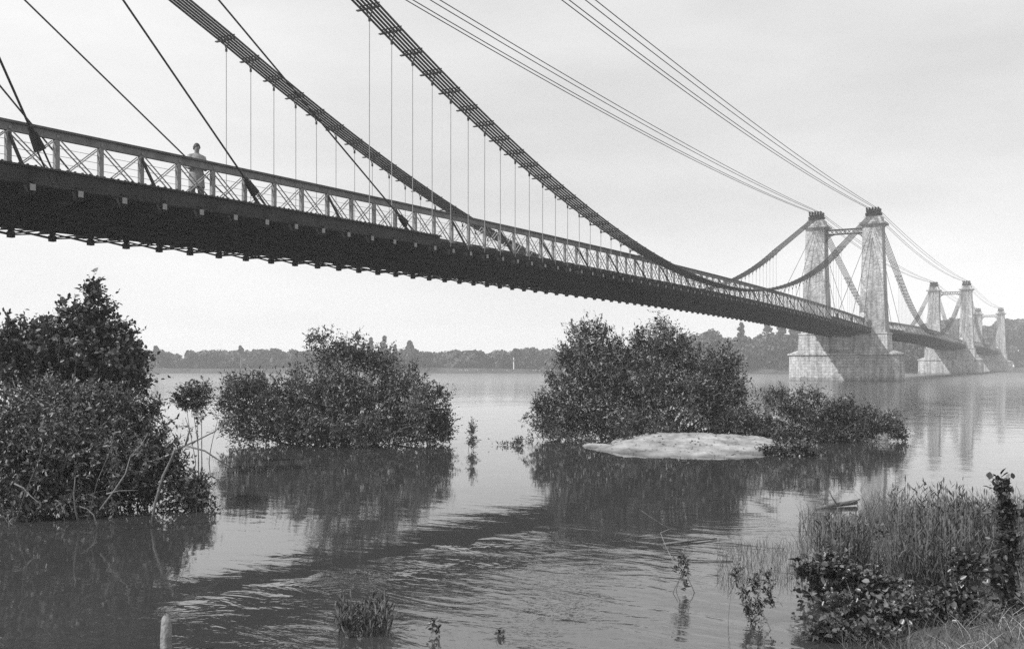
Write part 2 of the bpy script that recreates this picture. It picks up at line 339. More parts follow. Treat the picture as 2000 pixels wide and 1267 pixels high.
SPAN = ['nearest span', 'second span', 'farthest span']
def deck_span(k, full):
    r = thing('bridge_deck', ['long iron bridge deck with timber railing crossing overhead on the nearest span',
              'bridge deck with railing beyond the first pier, middle span', 'short-looking hazy bridge deck between the two farthest piers'][k], 'bridge deck', (k*SP, 0, 0), 'spans of the bridge deck')
    s0, s1 = 1.75, SP-1.75
    for yc, sg in ((RW, 1), (HW-RW, -1)):
        b = MB(); strip(b, s0, s1, yc-.11, yc+.11, 0, .055); b.build('handrail_cap', 'cap', r)
        b = MB(); strip(b, s0, s1, yc-.055, yc+.055, .058, .235); b.build('handrail_board', 'wood', r)
        b = MB()
        for d in (.42, .60, .78, .96): strip(b, s0, s1, yc-.005, yc+.005, d, d+.010, 3)
        tag(b.build('guard_wire', 'rod', r), kind='stuff')
        b = MB(); strip(b, s0, s1, yc-.06, yc+.06, 1.13, 1.30); b.build('bottom_chord', 'iron', r)
        y2 = -.0 if sg == 1 else HW
        for a0, a1 in ((s0, 18.4*P), (SP-18.4*P, s1)):       # deep edge girders near the towers
            b = MB(); strip(b, a0, a1, y2-.012, y2+.012, 1.14, 1.48); strip(b, a0, a1, y2-.10, y2+.10, 1.10, 1.14); strip(b, a0, a1, y2-.10, y2+.10, 1.48, 1.51)
            g = b.build('edge_girder', 'girder', r)
            b = MB(); s = a0+.1
            while s < a1-.05:
                z = zr(s)-1.10; b.box((s-.02, y2-.085, z), (s+.02, y2-.045, z+.028)); b.box((s-.02, y2+.045, z), (s+.02, y2+.085, z+.028)); s += .2
            tag(b.build('rivet_row', 'girder', g), kind='stuff')
            b = MB(); n = int(a0/P)+1
            while n*P < a1:
                s = n*P; z = zr(s); b.box((s-.012, y2-.03, z-1.475), (s+.012, y2-.0125, z-1.145)); n += 3
            tag(b.build('girder_stiffener', 'girder', g), kind='stuff')
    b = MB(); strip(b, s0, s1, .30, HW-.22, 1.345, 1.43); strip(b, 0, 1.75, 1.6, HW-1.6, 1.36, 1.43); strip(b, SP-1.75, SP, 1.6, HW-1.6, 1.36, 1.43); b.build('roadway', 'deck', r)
    for y in (1.5, 2.6, 3.84, 4.94):
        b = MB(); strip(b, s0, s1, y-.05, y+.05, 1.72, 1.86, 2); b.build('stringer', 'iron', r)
    MS = {1: m_strut(1), -1: m_strut(-1)}
    jp, jx, jb, jh, js = MB(), MB(), MB(), MB(), MB()
    for n in range(2, NP-1):
        s = n*P; z = zr(s); sl = math.atan2(zr(s+P)-z, P)
        if full:
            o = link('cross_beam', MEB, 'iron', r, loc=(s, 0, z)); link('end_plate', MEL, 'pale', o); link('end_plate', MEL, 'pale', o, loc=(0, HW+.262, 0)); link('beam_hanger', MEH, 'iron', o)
        else: addmesh(jb, MEB, (s, 0, z)); addmesh(jh, MEH, (s, 0, z))
        for yc, sg in ((RW, 1), (HW-RW, -1)):
            if full: link('railing_post', MEP, 'post', r, loc=(s, yc, z))
            else: addmesh(jp, MEP, (s, yc, z))
            if n < NP-2:
                if full: x = link('cross_brace', MEX, 'rod', r, loc=(s, yc, z)); x.rotation_euler = (0, -sl, 0)
                else: addmesh(jx, MEX, (s, yc, z))
            if n % 3 == 2 and full: link('rail_strut', MS[sg], 'girder', r, loc=(s, yc, z))
            elif n % 3 == 2: addmesh(js, MS[sg], (s, yc, z))
    if not full:
        for bm, nm, mt in ((jp, 'railing_post_row', 'post'), (jx, 'cross_brace_row', 'rod'), (jb, 'cross_beam_row', 'iron'), (jh, 'beam_hanger_row', 'iron'), (js, 'rail_strut_row', 'girder')):
            tag(bm.build(nm, mt, r), kind='stuff')
    for yc in (2.15, HW-2.15):                                 # flattened crossed rods linking the hanger feet
        b = MB()
        for n in range(2, NP-2):
            s = n*P; za, zb = zr(s), zr(s+P)
            b.bar((s, yc-.02, za-2.13), (s+P, yc-.02, zb-1.98), .035, .035); b.bar((s, yc+.02, za-1.98), (s+P, yc+.02, zb-2.13), .035, .035)
        b.build('link_rod', 'iron', r)
    b = MB()
    for n in range(2, NP-2, 2):                                # wind bracing under the deck
        s = n*P; z = zr(s)-1.74; z2 = zr(s+2*P)-1.74
        b.bar((s, .2, z), (s+2*P, HW-.2, z2), .05, .03); b.bar((s, HW-.2, z-.03), (s+2*P, .2, z2-.03), .05, .03)
    b.build('wind_bracing', 'iron', r)
    return r
for k in range(3): deck_span(k, k == 0)

# ---------------------------------------------------------------- piers
def stadium(x0, x1, y0, y1, n=14):              # rounded ends in y
    r = (x1-x0)/2; cx = (x0+x1)/2; p = []
    for i in range(n+1):
        t = math.pi*i/n; p.append((cx+r*math.cos(t), y1-r+r*math.sin(t)))
    for i in range(n+1):
        t = math.pi+math.pi*i/n; p.append((cx+r*math.cos(t), y0+r+r*math.sin(t)))
    return p
PIER = ['first', 'second', 'third']
def pier(k):
    s = (k+1)*SP
    r = thing('stone_pier', ['large stone bridge pier with twin tapering towers nearest the camera',
        'smaller hazy stone pier with twin towers, middle one of the row', 'farthest stone pier with twin towers by the wooded bank'][k], 'bridge pier', (s, 0, 0), 'stone bridge piers')
    ya, yb = -3.35, HW+3.25
    b = MB(); b.prism(stadium(-1.85, 1.85, ya, yb), -1.2, 3.0, stadium(-1.78, 1.78, ya+.07, yb-.07)); b.build('pier_base', 'ashlar', r)
    b = MB(); b.prism(stadium(-1.98, 1.98, ya-.13, yb+.13), 3.0, 3.2)
    b.prism(stadium(-1.8, 1.8, ya+.1, yb-.1), 3.2, 3.75, stadium(-1.3, 1.3, ya+1.5, yb-1.5)); b.build('cutwater_cap', 'ashlar', r)
    b = MB(); b.prism([(-1.45, 1.75), (1.45, 1.75), (1.45, HW-1.75), (-1.45, HW-1.75)], 3.2, 5.2); b.build('pier_wall', 'ashlar', r)
    for y, nm in ((0, 'near'), (HW, 'far')):
        b = MB(); b.frustum((0, y), 3.2, 5.38, 1.82, 1.82, 1.7, 1.7); b.build('pedestal', 'ashlar', r)
        b = MB(); b.frustum((0, y), 5.38, 5.56, 1.78, 1.78, 1.78, 1.78); b.build('pedestal_band', 'ashlar', r)
        b = MB(); zz = [5.56, 8, 11, 14, 17.75]; hh = [1.47, 1.36, 1.24, 1.13, 1.04]
        for i in range(4): b.frustum((0, y), zz[i], zz[i+1], hh[i], hh[i], hh[i+1], hh[i+1])
        t = b.build('tower', 'rubble', r)
        b = MB()                                              # dressed corner stones
        q = 0; z = 5.57
        while z < 17.5:
            e = np.interp(z+.2, zz, hh)+.012
            for sx in (-1, 1):
                for sy in (-1, 1):
                    la, lb = (.42, .26) if q % 2 == 0 else (.26, .42)
                    x0, x1 = sorted((sx*e, sx*(e-la))); y0, y1 = sorted((sy*e, sy*(e-lb)))
                    b.box((x0, y+y0, z), (x1, y+y1, z+.36))
            z += .38; q += 1
        tag(b.build('corner_stones', 'ashlar', t), kind='stuff')
        b = MB(); b.frustum((0, y), 17.75, 17.95, 1.08, 1.08, 1.2, 1.2); b.frustum((0, y), 17.95, 18.17, 1.42, 1.42, 1.45, 1.45); b.frustum((0, y), 18.17, 18.25, 1.45, 1.45, 1.0, 1.0)
        b.frustum((0, y), 18.25, 18.85, 1.0, 1.0, .95, .95); b.build('cornice', 'ashlar', t)
        b = MB(); b.box((-.85, y-.8, 18.85), (.85, y+.8, 18.98))
        for d in (-.62, -.3, .02, .34, .66):
            b.box((-.62, y+d-.03, 18.98), (.62, y+d+.03, 19.55)); b.tube([(-.8, y+d, 19.5), (.8, y+d, 19.5)], .1, 8)
            for sx in (-1, 1): b.bar((sx*.6, y+d, 19.4), (sx*1.0, y+d, 19.85), .12, .12); b.tube([(sx*.5, y+d-.07, 19.75), (sx*.5, y+d+.07, 19.75)], .15, 8)
        for x in (-.5, 0, .5): b.tube([(x, y-.85, 19.2), (x, y+.85, 19.2)], .14, 8)
        b.build('cable_saddle', 'iron', t)
    # lattice portal joining the tower heads
    y0, y1 = 1.06, HW-1.06; b = MB()
    for x in (-.25, .25):
        b.bar((x, y0, 17.65), (x, y1, 17.65), .09, .1); b.bar((x, y0, 17.12), (x, y1, 17.12), .07, .08)
        n = 9
        for i in range(n):
            a, c = y0+(y1-y0)*i/n, y0+(y1-y0)*(i+1)/n
            b.bar((x, a, 17.65), (x, c, 17.12), .04, .05); b.bar((x, a, 17.12), (x, c, 17.65), .04, .05)
        for yy, sg in ((y0, 1), (y1, -1)):
            pts = [(x, yy+sg*(1.05*(1-math.cos(t))), 17.1-1.05+1.05*math.sin(t)) for t in np.linspace(0, math.pi/2, 8)]
            for p, q in zip(pts, pts[1:]): b.bar(p, q, .06, .06)
            for i in (2, 4, 6): b.bar(pts[i], (x, pts[i][1], 17.12), .04, .04); b.bar(pts[i], (x, yy, pts[i][2]), .04, .04)
    for y in np.linspace(y0+.3, y1-.3, 6): b.bar((-.25, y, 17.65), (.25, y, 17.65), .05, .05)
    b.build('lattice_portal', 'iron', r)
    # round white plate at the railing end
    t = thing('round_sign', 'white round plate on the railing end beside the %s pier tower' % PIER[k], 'sign', (s-2.3, .85, zr(0)-.05), 'white round plates at the towers')
    b = MB(); b.tube([(-.02, 0, .47), (.02, 0, .47)], .31, 20); b.build('sign_plate', 'white', t)
    b = MB(); b.tube([(.045, 0, -.06), (.045, 0, .7)], .025, 6); b.build('sign_post', 'iron', t)
for k in range(3): pier(k)

# ---------------------------------------------------------------- cables
OFF = [-.375, -.225, -.075, .075, .225, .375]
def m_clamp(sg):
    b = MB(); b.box((-.05, -.42, -.085), (-.015, .52, -.045)); b.box((.015, -.42, -.085), (.05, .52, -.045)); b.box((-.02, -.41, .045), (.02, .41, .075))
    for o in OFF[::2]: b.box((-.012, o+.065, -.085), (.012, o+.085, .075))
    b.bar((0, -.14, -.10), (0, 0, -.42), .025, .025); b.bar((0, .14, -.10), (0, 0, -.42), .025, .025); b.box((-.03, -.03, -.5), (.03, .03, -.4))
    return b.mesh('cable_clamp')
SIDE = ['near', 'far']
def main_cable(k, side):
    y = HW*side; full = k == 0
    r = thing('main_cable', 'sagging six-strand %s main cable with hanger rods over the %s' % (['right-hand', 'left-hand'][side], SPAN[k]), 'suspension cable', (k*SP, y, 0), 'main suspension cables')
    ss = [0]+[n*P for n in range(15, NP-14)]+[SP]
    for o in OFF:
        b = MB(); b.tube([(s, o, zc(s)) for s in ss], .04, 6 if full else 4); b.build('strand', 'cable', r, smooth=True)
    mc = m_clamp(-1 if side else 1); jr, jc = MB(), MB()
    for n in range(15, NP-14):
        s = n*P; z = zc(s); zb = zr(s)-1.45
        if full:
            if z-.45 > zb+.05:
                b = MB(); b.tube([(0, 0, zb-z), (random.uniform(-.01, .01), 0, (zb-z)*.5), (0, 0, -.45)], .0145, 5)
                o = b.build('suspender', 'rod', r, loc=(s, 0, z))
                link('cable_clamp', mc, 'cable', o)
        else:
            addmesh(jc, mc, (s, 0, z)); jr.bar((s, 0, zb), (s, 0, z-.45), .025, .025)
    if not full: tag(jr.build('suspender_row', 'rod', r), kind='stuff'); tag(jc.build('clamp_row', 'cable', r), kind='stuff')
for k in range(3):
    for side in (0, 1): main_cable(k, side)
def head_cable(k, side):
    y = HW*side
    r = thing('head_cable', 'four thin shallow-sagging upper wires on the %s above the %s' % (['right-hand side', 'left-hand side'][side], SPAN[k]), 'tie cable', (k*SP, y, 0), 'upper wires between tower heads')
    for o, o2, lift in ((.5, .62, 0), (.3, .30, .0), (-.2, -.15, .22), (-.42, -.60, .22)):
        b = MB(); pts = []
        for i in range(25):
            t = i/24; q = 4*t*(1-t); pts.append((SP*t, o+(o2-o)*q, 19.85-(1.35-lift)*q))
        b.tube(pts, .026, 5); b.build('wire', 'cable', r, smooth=True)
for k in range(3):
    for side in (0, 1): head_cable(k, side)
# inclined stays from the tower heads to the edge girders
def stay(k, end, side, i):
    n = (5.4, 11, 17)[i]; y = HW*side; s0 = k*SP if end == 0 else (k+1)*SP; dr = 1 if end == 0 else -1
    a = Vector((s0, y, 18.35)); c = Vector((s0+dr*n*P, y, zr(n*P)-1.12)); d = (c-a).normalized()
    far = k*SP+(0 if end == 0 else 1)
    L_ = ['shortest', 'middle', 'longest'][i]; sd = ['right-hand', 'left-hand'][side]
    if k == 0 and end == 0:
        lab = {(0, 0): 'dark thick stay with anchor block crossing the railing nearest the left edge', (0, 1): 'dark thick stay whose anchor block sits just right of the person',
               (0, 2): 'dark thick stay crossing the far main cable, third anchor block along', (1, 0): 'dark stay behind the railing at the far left edge',
               (1, 1): 'dark stay slanting behind the railing into its second bays from the left', (1, 2): 'dark stay ending behind the railing just left of the person'}[(side, i)]
    else: lab = '%s %s stay from the %s pier tower down to the %s' % (L_, sd, PIER[k-1 if end == 0 else k], SPAN[k])
    r = thing('stay_cable', lab, 'stay cable', tuple(c), 'inclined stays')
    b = MB(); rr = .027; b.tube([a-c, -d*.75], rr, 6); b.build('stay_wire', 'cable', r, smooth=True)
    if k == 0:
        x = d.cross(Vector((0, 1, 0))).normalized(); yv = Vector((0, 1, 0)); b = MB(); p, q = -d*.86, -d*.45
        b.add([p-x*.07-yv*.06, p+x*.07-yv*.06, p+x*.07+yv*.06, p-x*.07+yv*.06, q-x*.11-yv*.08, q+x*.11-yv*.08, q+x*.11+yv*.08, q-x*.11+yv*.08],
              [(3,2,1,0),(4,5,6,7),(0,1,5,4),(1,2,6,5),(2,3,7,6),(3,0,4,7)])
        for sx in (-1, 1): b.bar(p+x*.05*sx-d*.13, p+x*.05*sx, .03, .03)
        b.build('anchor_block', 'iron', r)
        for sx in (-1, 1):
            b = MB(); b.bar(q+x*.08*sx, x*.08*sx+d*.4, .03, .03); b.build('anchor_rod', 'iron', r)
for k in range(3):
    for end in (0, 1):
        for side in (0, 1):
            for i in range(3): stay(k, end, side, i)

# ---------------------------------------------------------------- the person behind the railing
def person():
    s = None
    p = PX(391, 300, 27.75); s = p.x; yw = 1.12; z0 = zr(s)-1.345
    r = thing('person', 'person in long light smock standing behind the bridge railing', 'person', (s, yw, z0))
    r.rotation_euler = (0, 0, math.radians(-22)); r.scale = (1.1, 1.1, 1.09)
    # graph: facing -Y
    V = {'pel': (0, 0, .93, .13, .10), 'sp': (0, 0, 1.12, .12, .09), 'ch': (0, 0, 1.33, .15, .10), 'nk': (0, .0, 1.46, .055, .055), 'hd0': (0, -.015, 1.53, .06, .065),
         'hd1': (0, -.02, 1.62, .078, .095), 'hd2': (0, -.01, 1.70, .055, .07)}
    E = [('pel', 'sp'), ('sp', 'ch'), ('ch', 'nk'), ('nk', 'hd0'), ('hd0', 'hd1'), ('hd1', 'hd2')]
    for sg, t in ((-1, 'l'), (1, 'r')):
        V['sh'+t] = (sg*.17, 0, 1.39, .06, .06); V['el'+t] = (sg*.25, .05, 1.12, .042, .042); V['wr'+t] = (sg*.13, -.15, 1.07, .028, .028); V['pa'+t] = (sg*.06, -.19, 1.09, .036, .02)
        V['hp'+t] = (sg*.09, 0, .86, .09, .09); V['kn'+t] = (sg*.11, -.01 if sg > 0 else .04, .49, .055, .055); V['an'+t] = (sg*.12, .02 if sg > 0 else .10, .09, .036, .036); V['to'+t] = (sg*.14, -.12 if sg > 0 else -.03, .035, .036, .026)
        E += [('ch', 'sh'+t), ('sh'+t, 'el'+t), ('el'+t, 'wr'+t), ('wr'+t, 'pa'+t), ('pel', 'hp'+t), ('hp'+t, 'kn'+t), ('kn'+t, 'an'+t), ('an'+t, 'to'+t)]
        for j in range(4):
            a = 'f%s%d' % (t, j); V[a] = (sg*(.02-.003*j), -.225+.004*abs(j-1.5), 1.115-.02*j, .009, .009); V[a+'b'] = (-sg*.015, -.235, 1.11-.02*j, .008, .008)
            E += [('pa'+t, a), (a, a+'b')]
        a = 'th'+t; V[a] = (sg*.055, -.205, 1.13, .01, .01); V[a+'b'] = (sg*.03, -.225, 1.15, .009, .009); E += [('pa'+t, a), (a, a+'b')]
    ks = list(V); me = bpy.data.meshes.new('body'); me.from_pydata([V[q][:3] for q in ks], [(ks.index(a), ks.index(c)) for a, c in E], []); me.update()
    o = link('body', me, mat('skin', .2, .6, .3), r)
    md = o.modifiers.new('skin', 'SKIN'); md.use_smooth_shade = True
    for q, sv in zip(ks, me.skin_vertices[0].data): sv.radius = V[q][3:5]; sv.use_root = (q == 'pel')
    o.modifiers.new('sub', 'SUBSURF').levels = 2; o.modifiers['sub'].render_levels = 2
    def loft(rings, name, m, n=20, cap=False):
        b = MB(); 
        for (x, y, z, a, c) in rings:
            for i in range(n):
                t = 2*math.pi*i/n; f = 1+.04*math.sin(5*t+z*7); b.v.append((x+a*f*math.cos(t), y+c*f*math.sin(t), z))
        for i in range(len(rings)-1):
            for j in range(n): b.f.append((i*n+j, i*n+(j+1) % n, (i+1)*n+(j+1) % n, (i+1)*n+j))
        if cap: b.f.append(tuple(range(n)))
        return b.build(name, m, r, smooth=True)
    cl = mat('light_cloth', .30, .9, .1, .3, 5, .9, 9); tr = mat('trouser_cloth', .13, .9, .1, .2, 8)
    loft([(0, .0, .60, .205, .16), (0, 0, .75, .20, .155), (0, 0, .95, .19, .145), (0, 0, 1.08, .165, .13), (0, 0, 1.25, .185, .135), (0, 0, 1.36, .195, .125), (0, 0, 1.42, .13, .095), (0, 0, 1.465, .075, .075)], 'smock', cl)
    for sg in (-1, 1):
        b = MB(); b.tube([(sg*.16, 0, 1.39), (sg*.22, .03, 1.25), (sg*.255, .055, 1.11), (sg*.21, -.04, 1.08), (sg*.15, -.13, 1.075)], [.075, .068, .062, .055, .05], 12); b.build('sleeve', cl, r, smooth=True)
        yy = 0 if sg > 0 else .05
        b = MB(); b.tube([(sg*.09, 0, .9), (sg*.10, yy*.5, .7), (sg*.11, yy-.01, .49), (sg*.115, yy+.02, .28), (sg*.12, yy+.04, .11)], [.11, .095, .08, .075, .075], 12); b.build('trouser_leg', tr, r, smooth=True)
        b = MB(); b.tube([(sg*.12, yy+.08, .05), (sg*.13, yy-.02, .06), (sg*.14, yy-.15, .04)], [.045, .052, .035], 8); b.build('shoe', 'iron', r, smooth=True)
    b = MB(); n = 14                                            # hair cap
    for i in range(7):
        ph = math.pi/2*i/6
        for j in range(n):
            t = 2*math.pi*j/n; back = .5+.5*math.sin(t)
            b.v.append((.088*math.cos(t)*math.cos(ph*.98), .0+.106*math.sin(t)*math.cos(ph*.98), 1.635+.10*math.sin(ph)-.07*back*(1-i/6)**2))
    for i in range(6):
        for j in range(n): b.f.append((i*n+j, i*n+(j+1) % n, (i+1)*n+(j+1) % n, (i+1)*n+j))
    b.f.append(tuple(6*n+j for j in range(n))); b.build('hair', mat('dark_hair', .025, .6, .3), r, smooth=True)
    b = MB(); b.add([(0, -.118, 1.635), (-.014, -.108, 1.595), (.014, -.108, 1.595), (0, -.138, 1.60)], [(0, 1, 3), (0, 3, 2), (1, 2, 3)]); b.build('nose', o.data.materials[0], r)
    for sg in (-1, 1):
        b = MB(); b.box((sg*.032-.012, -.116, 1.628), (sg*.032+.012, -.106, 1.638)); b.build('eye', 'iron', r)
        b = MB(); b.tube([(sg*.078, -.01, 1.60), (sg*.088, .0, 1.635)], .014, 6); b.build('ear', o.data.materials[0], r)
    b = MB(); b.box((-.022, -.112, 1.562), (.022, -.102, 1.568)); b.build('mouth', 'iron', r)
person()

# ---------------------------------------------------------------- vegetation
def unit(v): return v/np.maximum(np.linalg.norm(v, axis=1, keepdims=True), 1e-9)
def leaves_mesh(name, P0, D, Nn, Ln, Wd, m, tone, fold=.25):
    """one folded leaf (two quads) per row: base P0, direction D, normal Nn"""
    n = len(P0); Sd = unit(np.cross(D, Nn)); mid = P0+D*Ln[:, None]*.45
    V = np.empty((n, 6, 3)); V[:, 0] = P0; V[:, 1] = P0+D*Ln[:, None]-Nn*Ln[:, None]*.15
    for i, (t, wk) in enumerate(((.30, .92), (.68, .80))):
        q = P0+D*(Ln*t)[:, None]; ww = (Wd*wk)[:, None]; dz = Nn*((Wd*fold)[:, None]-(Ln*.15*t*t)[:, None])
        V[:, 2+i] = q+Sd*ww+dz; V[:, 4+i] = q-Sd*ww+dz
    T = (np.arange(n)[:, None]*6+np.array([0, 2, 3, 1, 0, 1, 5, 4])).reshape(-1)
    me = bpy.data.meshes.new(name); me.vertices.add(n*6); me.vertices.foreach_set('co', V.reshape(-1)); me.loops.add(n*8); me.loops.foreach_set('vertex_index', T.astype(np.int32))
    me.polygons.add(n*2); me.polygons.foreach_set('loop_start', np.arange(0, n*8, 4, dtype=np.int32)); me.update(calc_edges=True)
    at = me.attributes.new('tone', 'FLOAT', 'POINT'); at.data.foreach_set('value', np.repeat(tone, 6).astype(np.float32)); me.materials.append(M[m]); return me
def rv(n): return unit(RNG.normal(size=(n, 3)))
def pnoise(p, k): return (np.sin(p[:, 0]*k*1.3+p[:, 1]*k*.7)+np.sin(p[:, 1]*k*1.1-p[:, 2]*k*1.7+2)+np.sin(p[:, 2]*k*1.5+p[:, 0]*k*.9+4))/3
def blob_points(blobs, Y, n, power=.45, dd=.75, spires=0):
    """blobs given as photograph ellipses at a distance; returns world anchors and outward directions"""
    C, R = [], []
    for bl in blobs:
        u, v, ru, rv_ = bl[:4]; Yb = Y+(bl[4] if len(bl) > 4 else 0); dep = bl[5] if len(bl) > 5 else (ru+rv_)/2/F*Yb*dd*1.2
        C.append(tuple(PX(u, v, Yb))); R.append((ru/F*Yb, dep, rv_/F*Yb))
    C, R = np.array(C), np.array(R)
    if spires:
        m = len(C); k = np.repeat(np.arange(m), spires); dv = rv(len(k)); dv[:, 2] = dv[:, 2]*.9+.25; dv = unit(dv)
        rt0, fw0 = np.array(RT), np.array(FW); f = (.9+.28*RNG.random(len(k)))[:, None]; o = dv*R[k]*f
        C2 = C[k]+o[:, :1]*rt0+o[:, 1:2]*fw0+o[:, 2:]*np.array([0, 0, 1.]); g = R[k].mean(1)*(.14+.16*RNG.random(len(k)))
        R2 = np.c_[g*.8, g*.8, g*(1.1+.9*RNG.random(len(k)))]; C = np.r_[C, C2]; R = np.r_[R, R2]
    W = (R[:, 0]*R[:, 2]*R[:, 1])**.72; W /= W.sum()
    k = RNG.choice(len(C), n, p=W); d = rv(n); rad = RNG.random(n)**power; rad = np.where(RNG.random(n) < .10, rad*1.13, rad); q = d*rad[:, None]*R[k]
    rt, fw = np.array(RT), np.array(FW)
    pos = C[k]+q[:, :1]*rt+q[:, 1:2]*fw+q[:, 2:]*np.array([0, 0, 1]); o = unit(q/R[k]**1)
    outd = o[:, :1]*rt+o[:, 1:2]*fw+o[:, 2:]*np.array([0, 0, 1]); return pos, outd, rad
def bush(name, label, cat, blobs, Y, ntwig, leaf, per=11, tl=.32, base=None, nstem=9, m='leaf', group=None, gap=.35, up=.5, wid=.215, zmin=.0, stem_r=.022, single=0, shell=.45, dd=.75):
    pos, od, rad = blob_points(blobs, Y, int(ntwig*1.65), shell, dd, 7 if ntwig > 1000 and leaf > .045 else 0)
    keep = (pnoise(pos, 2.4/max(tl, .2)*.5)*1.25+RNG.random(len(pos))*.7-.35 > -gap) & (pos[:, 2] > zmin+.01)
    if ntwig > 1000 and leaf > .045:
        zq = np.clip(pos[:, 2]/np.percentile(pos[:, 2], 98), 0, 1.2); keep &= RNG.random(len(pos)) > .62*zq**1.6*np.clip(rad*1.2, 0, 1)
    pos, od, rad = pos[keep][:ntwig], od[keep][:ntwig], rad[keep][:ntwig]; n = len(pos)
    b0 = np.array(base) if base is not None else None
    td = unit(od*.7+np.array([0, 0, up])+rv(n)*.65); L_ = tl*(.55+.8*RNG.random(n)); wh = (RNG.random(n) < .2) & (rad > .82); L_ = np.where(wh, L_*1.9, L_); td = np.where(wh[:, None], unit(td+np.array([0, 0, .7])), td); start = pos-td*L_[:, None]*.6
    bend = rv(n)*.25+np.array([0, 0, -.15])
    if base is None: bx = pos.mean(0); bx[2] = zmin-.1
    else: bx = np.array([base[0], base[1], zmin-.1])
    r = thing(name, label, cat, tuple(bx), group); toeye = unit(np.array([EYE])-bx)[0]
    t = (np.arange(per)+.6)/per; T = np.tile(t, n); K = np.repeat(np.arange(n), per)
    T = T+RNG.normal(size=len(T))*.02
    P0 = start[K]+td[K]*(L_[K]*T)[:, None]+bend[K]*(L_[K]*T**2)[:, None]
    side = rv(len(K)); D = unit(td[K]*.7+side*.8+np.array([0, 0, -.05])); Nn = unit(rv(len(K))*.7+np.array([0, 0, .8])); Nn = unit(Nn-D*(Nn*D).sum(1)[:, None])
    Ln = leaf*np.clip(.95+.3*RNG.normal(size=len(K)), .4, 1.7); Wd = Ln*wid*(.8+.4*RNG.random(len(K)))
    ok = P0[:, 2] > zmin+.005; P0, D, Nn, Ln, Wd, K = P0[ok], D[ok], Nn[ok], Ln[ok], Wd[ok], K[ok]
    tone = np.clip(.52+.22*RNG.normal(size=len(K))+.24*RNG.normal(size=n)[K]+.22*pnoise(P0, .8/tl), 0, 1)**1.8
    P0 = P0-bx
    if single:                                               # the leaves that show largest are leaves of their own
        dist = np.linalg.norm(P0+bx-np.array(EYE), axis=1); od_ = np.argsort(dist+RNG.random(len(dist))*.8); sel = od_[:single]
        one = leaves_mesh('leaf', np.zeros((1, 3)), np.array([[1., 0, 0]]), np.array([[0, 0, 1.]]), np.array([1.]), np.array([wid*1.1]), m, np.array([.55]))
        for i in sel:
            o = bpy.data.objects.new('leaf', one); COL.objects.link(o); o.parent = r
            x = Vector(D[i]); z = Vector(Nn[i]); y = z.cross(x); mt = Matrix((x, y, z)).transposed().to_4x4() @ Matrix.Scale(Ln[i], 4); mt.translation = Vector(P0[i]); o.matrix_local = mt
        rest = od_[single:]; P0, D, Nn, Ln, Wd, tone = P0[rest], D[rest], Nn[rest], Ln[rest], Wd[rest], tone[rest]
    tag(link('foliage', leaves_mesh('foliage', P0, D, Nn, Ln, Wd, m, tone), None, r), kind='stuff')
    tw = MB()
    for i in range(0, n, 2):
        a = start[i]-bx; e = a+td[i]*L_[i]+bend[i]*L_[i]; mdl = (a+e)/2-bend[i]*L_[i]*.2
        if min(a[2], e[2])+bx[2] > zmin-.05: tw.tube([a, mdl, e], leaf*.05, 3, leaf*.025)
    if tw.v: tag(tw.build('twig_mass', 'bark', r), kind='stuff')
    idx = np.r_[RNG.choice(n, min(nstem, n), replace=False), RNG.choice(np.where(rad > .85)[0], min(nstem*2 if ntwig > 1500 and leaf > .045 else 0, int((rad > .85).sum())), replace=False)].astype(int)
    for j in idx:
        e = start[j]-bx; st = np.array([e[0]*.35+random.uniform(-.15, .15), e[1]*.35+random.uniform(-.15, .15), 0]); 
        if base is None: st = np.array([e[0]*.75, e[1]*.75, 0])
        pts = [st+(e-st)*q+np.array([math.sin(q*5+j)*.04, math.cos(q*4+j)*.04, .10*math.sin(q*3.1)])*np.linalg.norm(e-st)*.5 for q in np.linspace(0, 1, 7)]
        b = MB(); b.tube(pts, stem_r*random.uniform(.45, 1), 6, stem_r*.25); b.build('stem', 'bark', r, smooth=True)
    return r

# big drowned willow at the left, dark tree behind it
dt = bush('dark_tree', 'dark tree with ragged pointed crown rising behind the left willow', 'tree',
     [(183,575,22,32),(205,600,22,26),(150,615,38,36),(195,650,55,42),(100,665,60,45),(245,668,30,26),(262,700,26,34),(170,700,100,50),(50,665,45,42),(20,700,60,55),(120,740,130,45),(230,735,60,45),(178,550,8,12),(118,615,16,14),(210,640,40,30)],
     15.5, 2600, .066, 12, .36, tuple(PX(130, 800, 15.5)), 9, 'leaf_dark', gap=.30, up=.55, wid=.36, stem_r=.035)
wl = bush('willow_bush', 'broad drowned willow bush filling the left edge above its reflection', 'bush',
     [(70,810,110,80,.5),(190,820,90,70,.5),(262,815,38,55,.6),(60,900,130,90,0),(190,900,130,90,.2),(262,900,46,66,.4),(90,975,130,48,-.2),(215,970,95,48,0),(318,985,44,30,.2),(372,992,26,20,.2),(385,940,22,22,.3),(-60,880,110,140,0),(310,870,22,30,.5),(120,765,90,25,.8),(385,1005,24,14,.2),(360,1005,30,22,.1),(352,945,22,16,.2),(325,830,12,20,.5),(300,790,16,20,.6),(395,975,12,14,.2),(330,905,16,22,.4),(375,965,26,26,.2),(400,1000,16,10,.2),(412,985,10,8,.2),(345,865,10,20,.4),(405,955,10,10,.3),(300,850,12,14,.5),(325,885,12,12,.4),(350,915,12,10,.3),(312,925,14,14,.3),(392,975,9,12,.2)],
     11.6, 6000, .05, 12, .27, None, 26, 'leaf', gap=.42, up=.35, stem_r=.012, shell=.36)
def branch(pts, r0, r1, m, parent):
    bx = parent.location; q = [PX(*p)-bx for p in pts]; b = MB(); b.tube(q, r0, 6, r1); return b.build('branch', m, parent, smooth=True)
Bq = lambda z: z
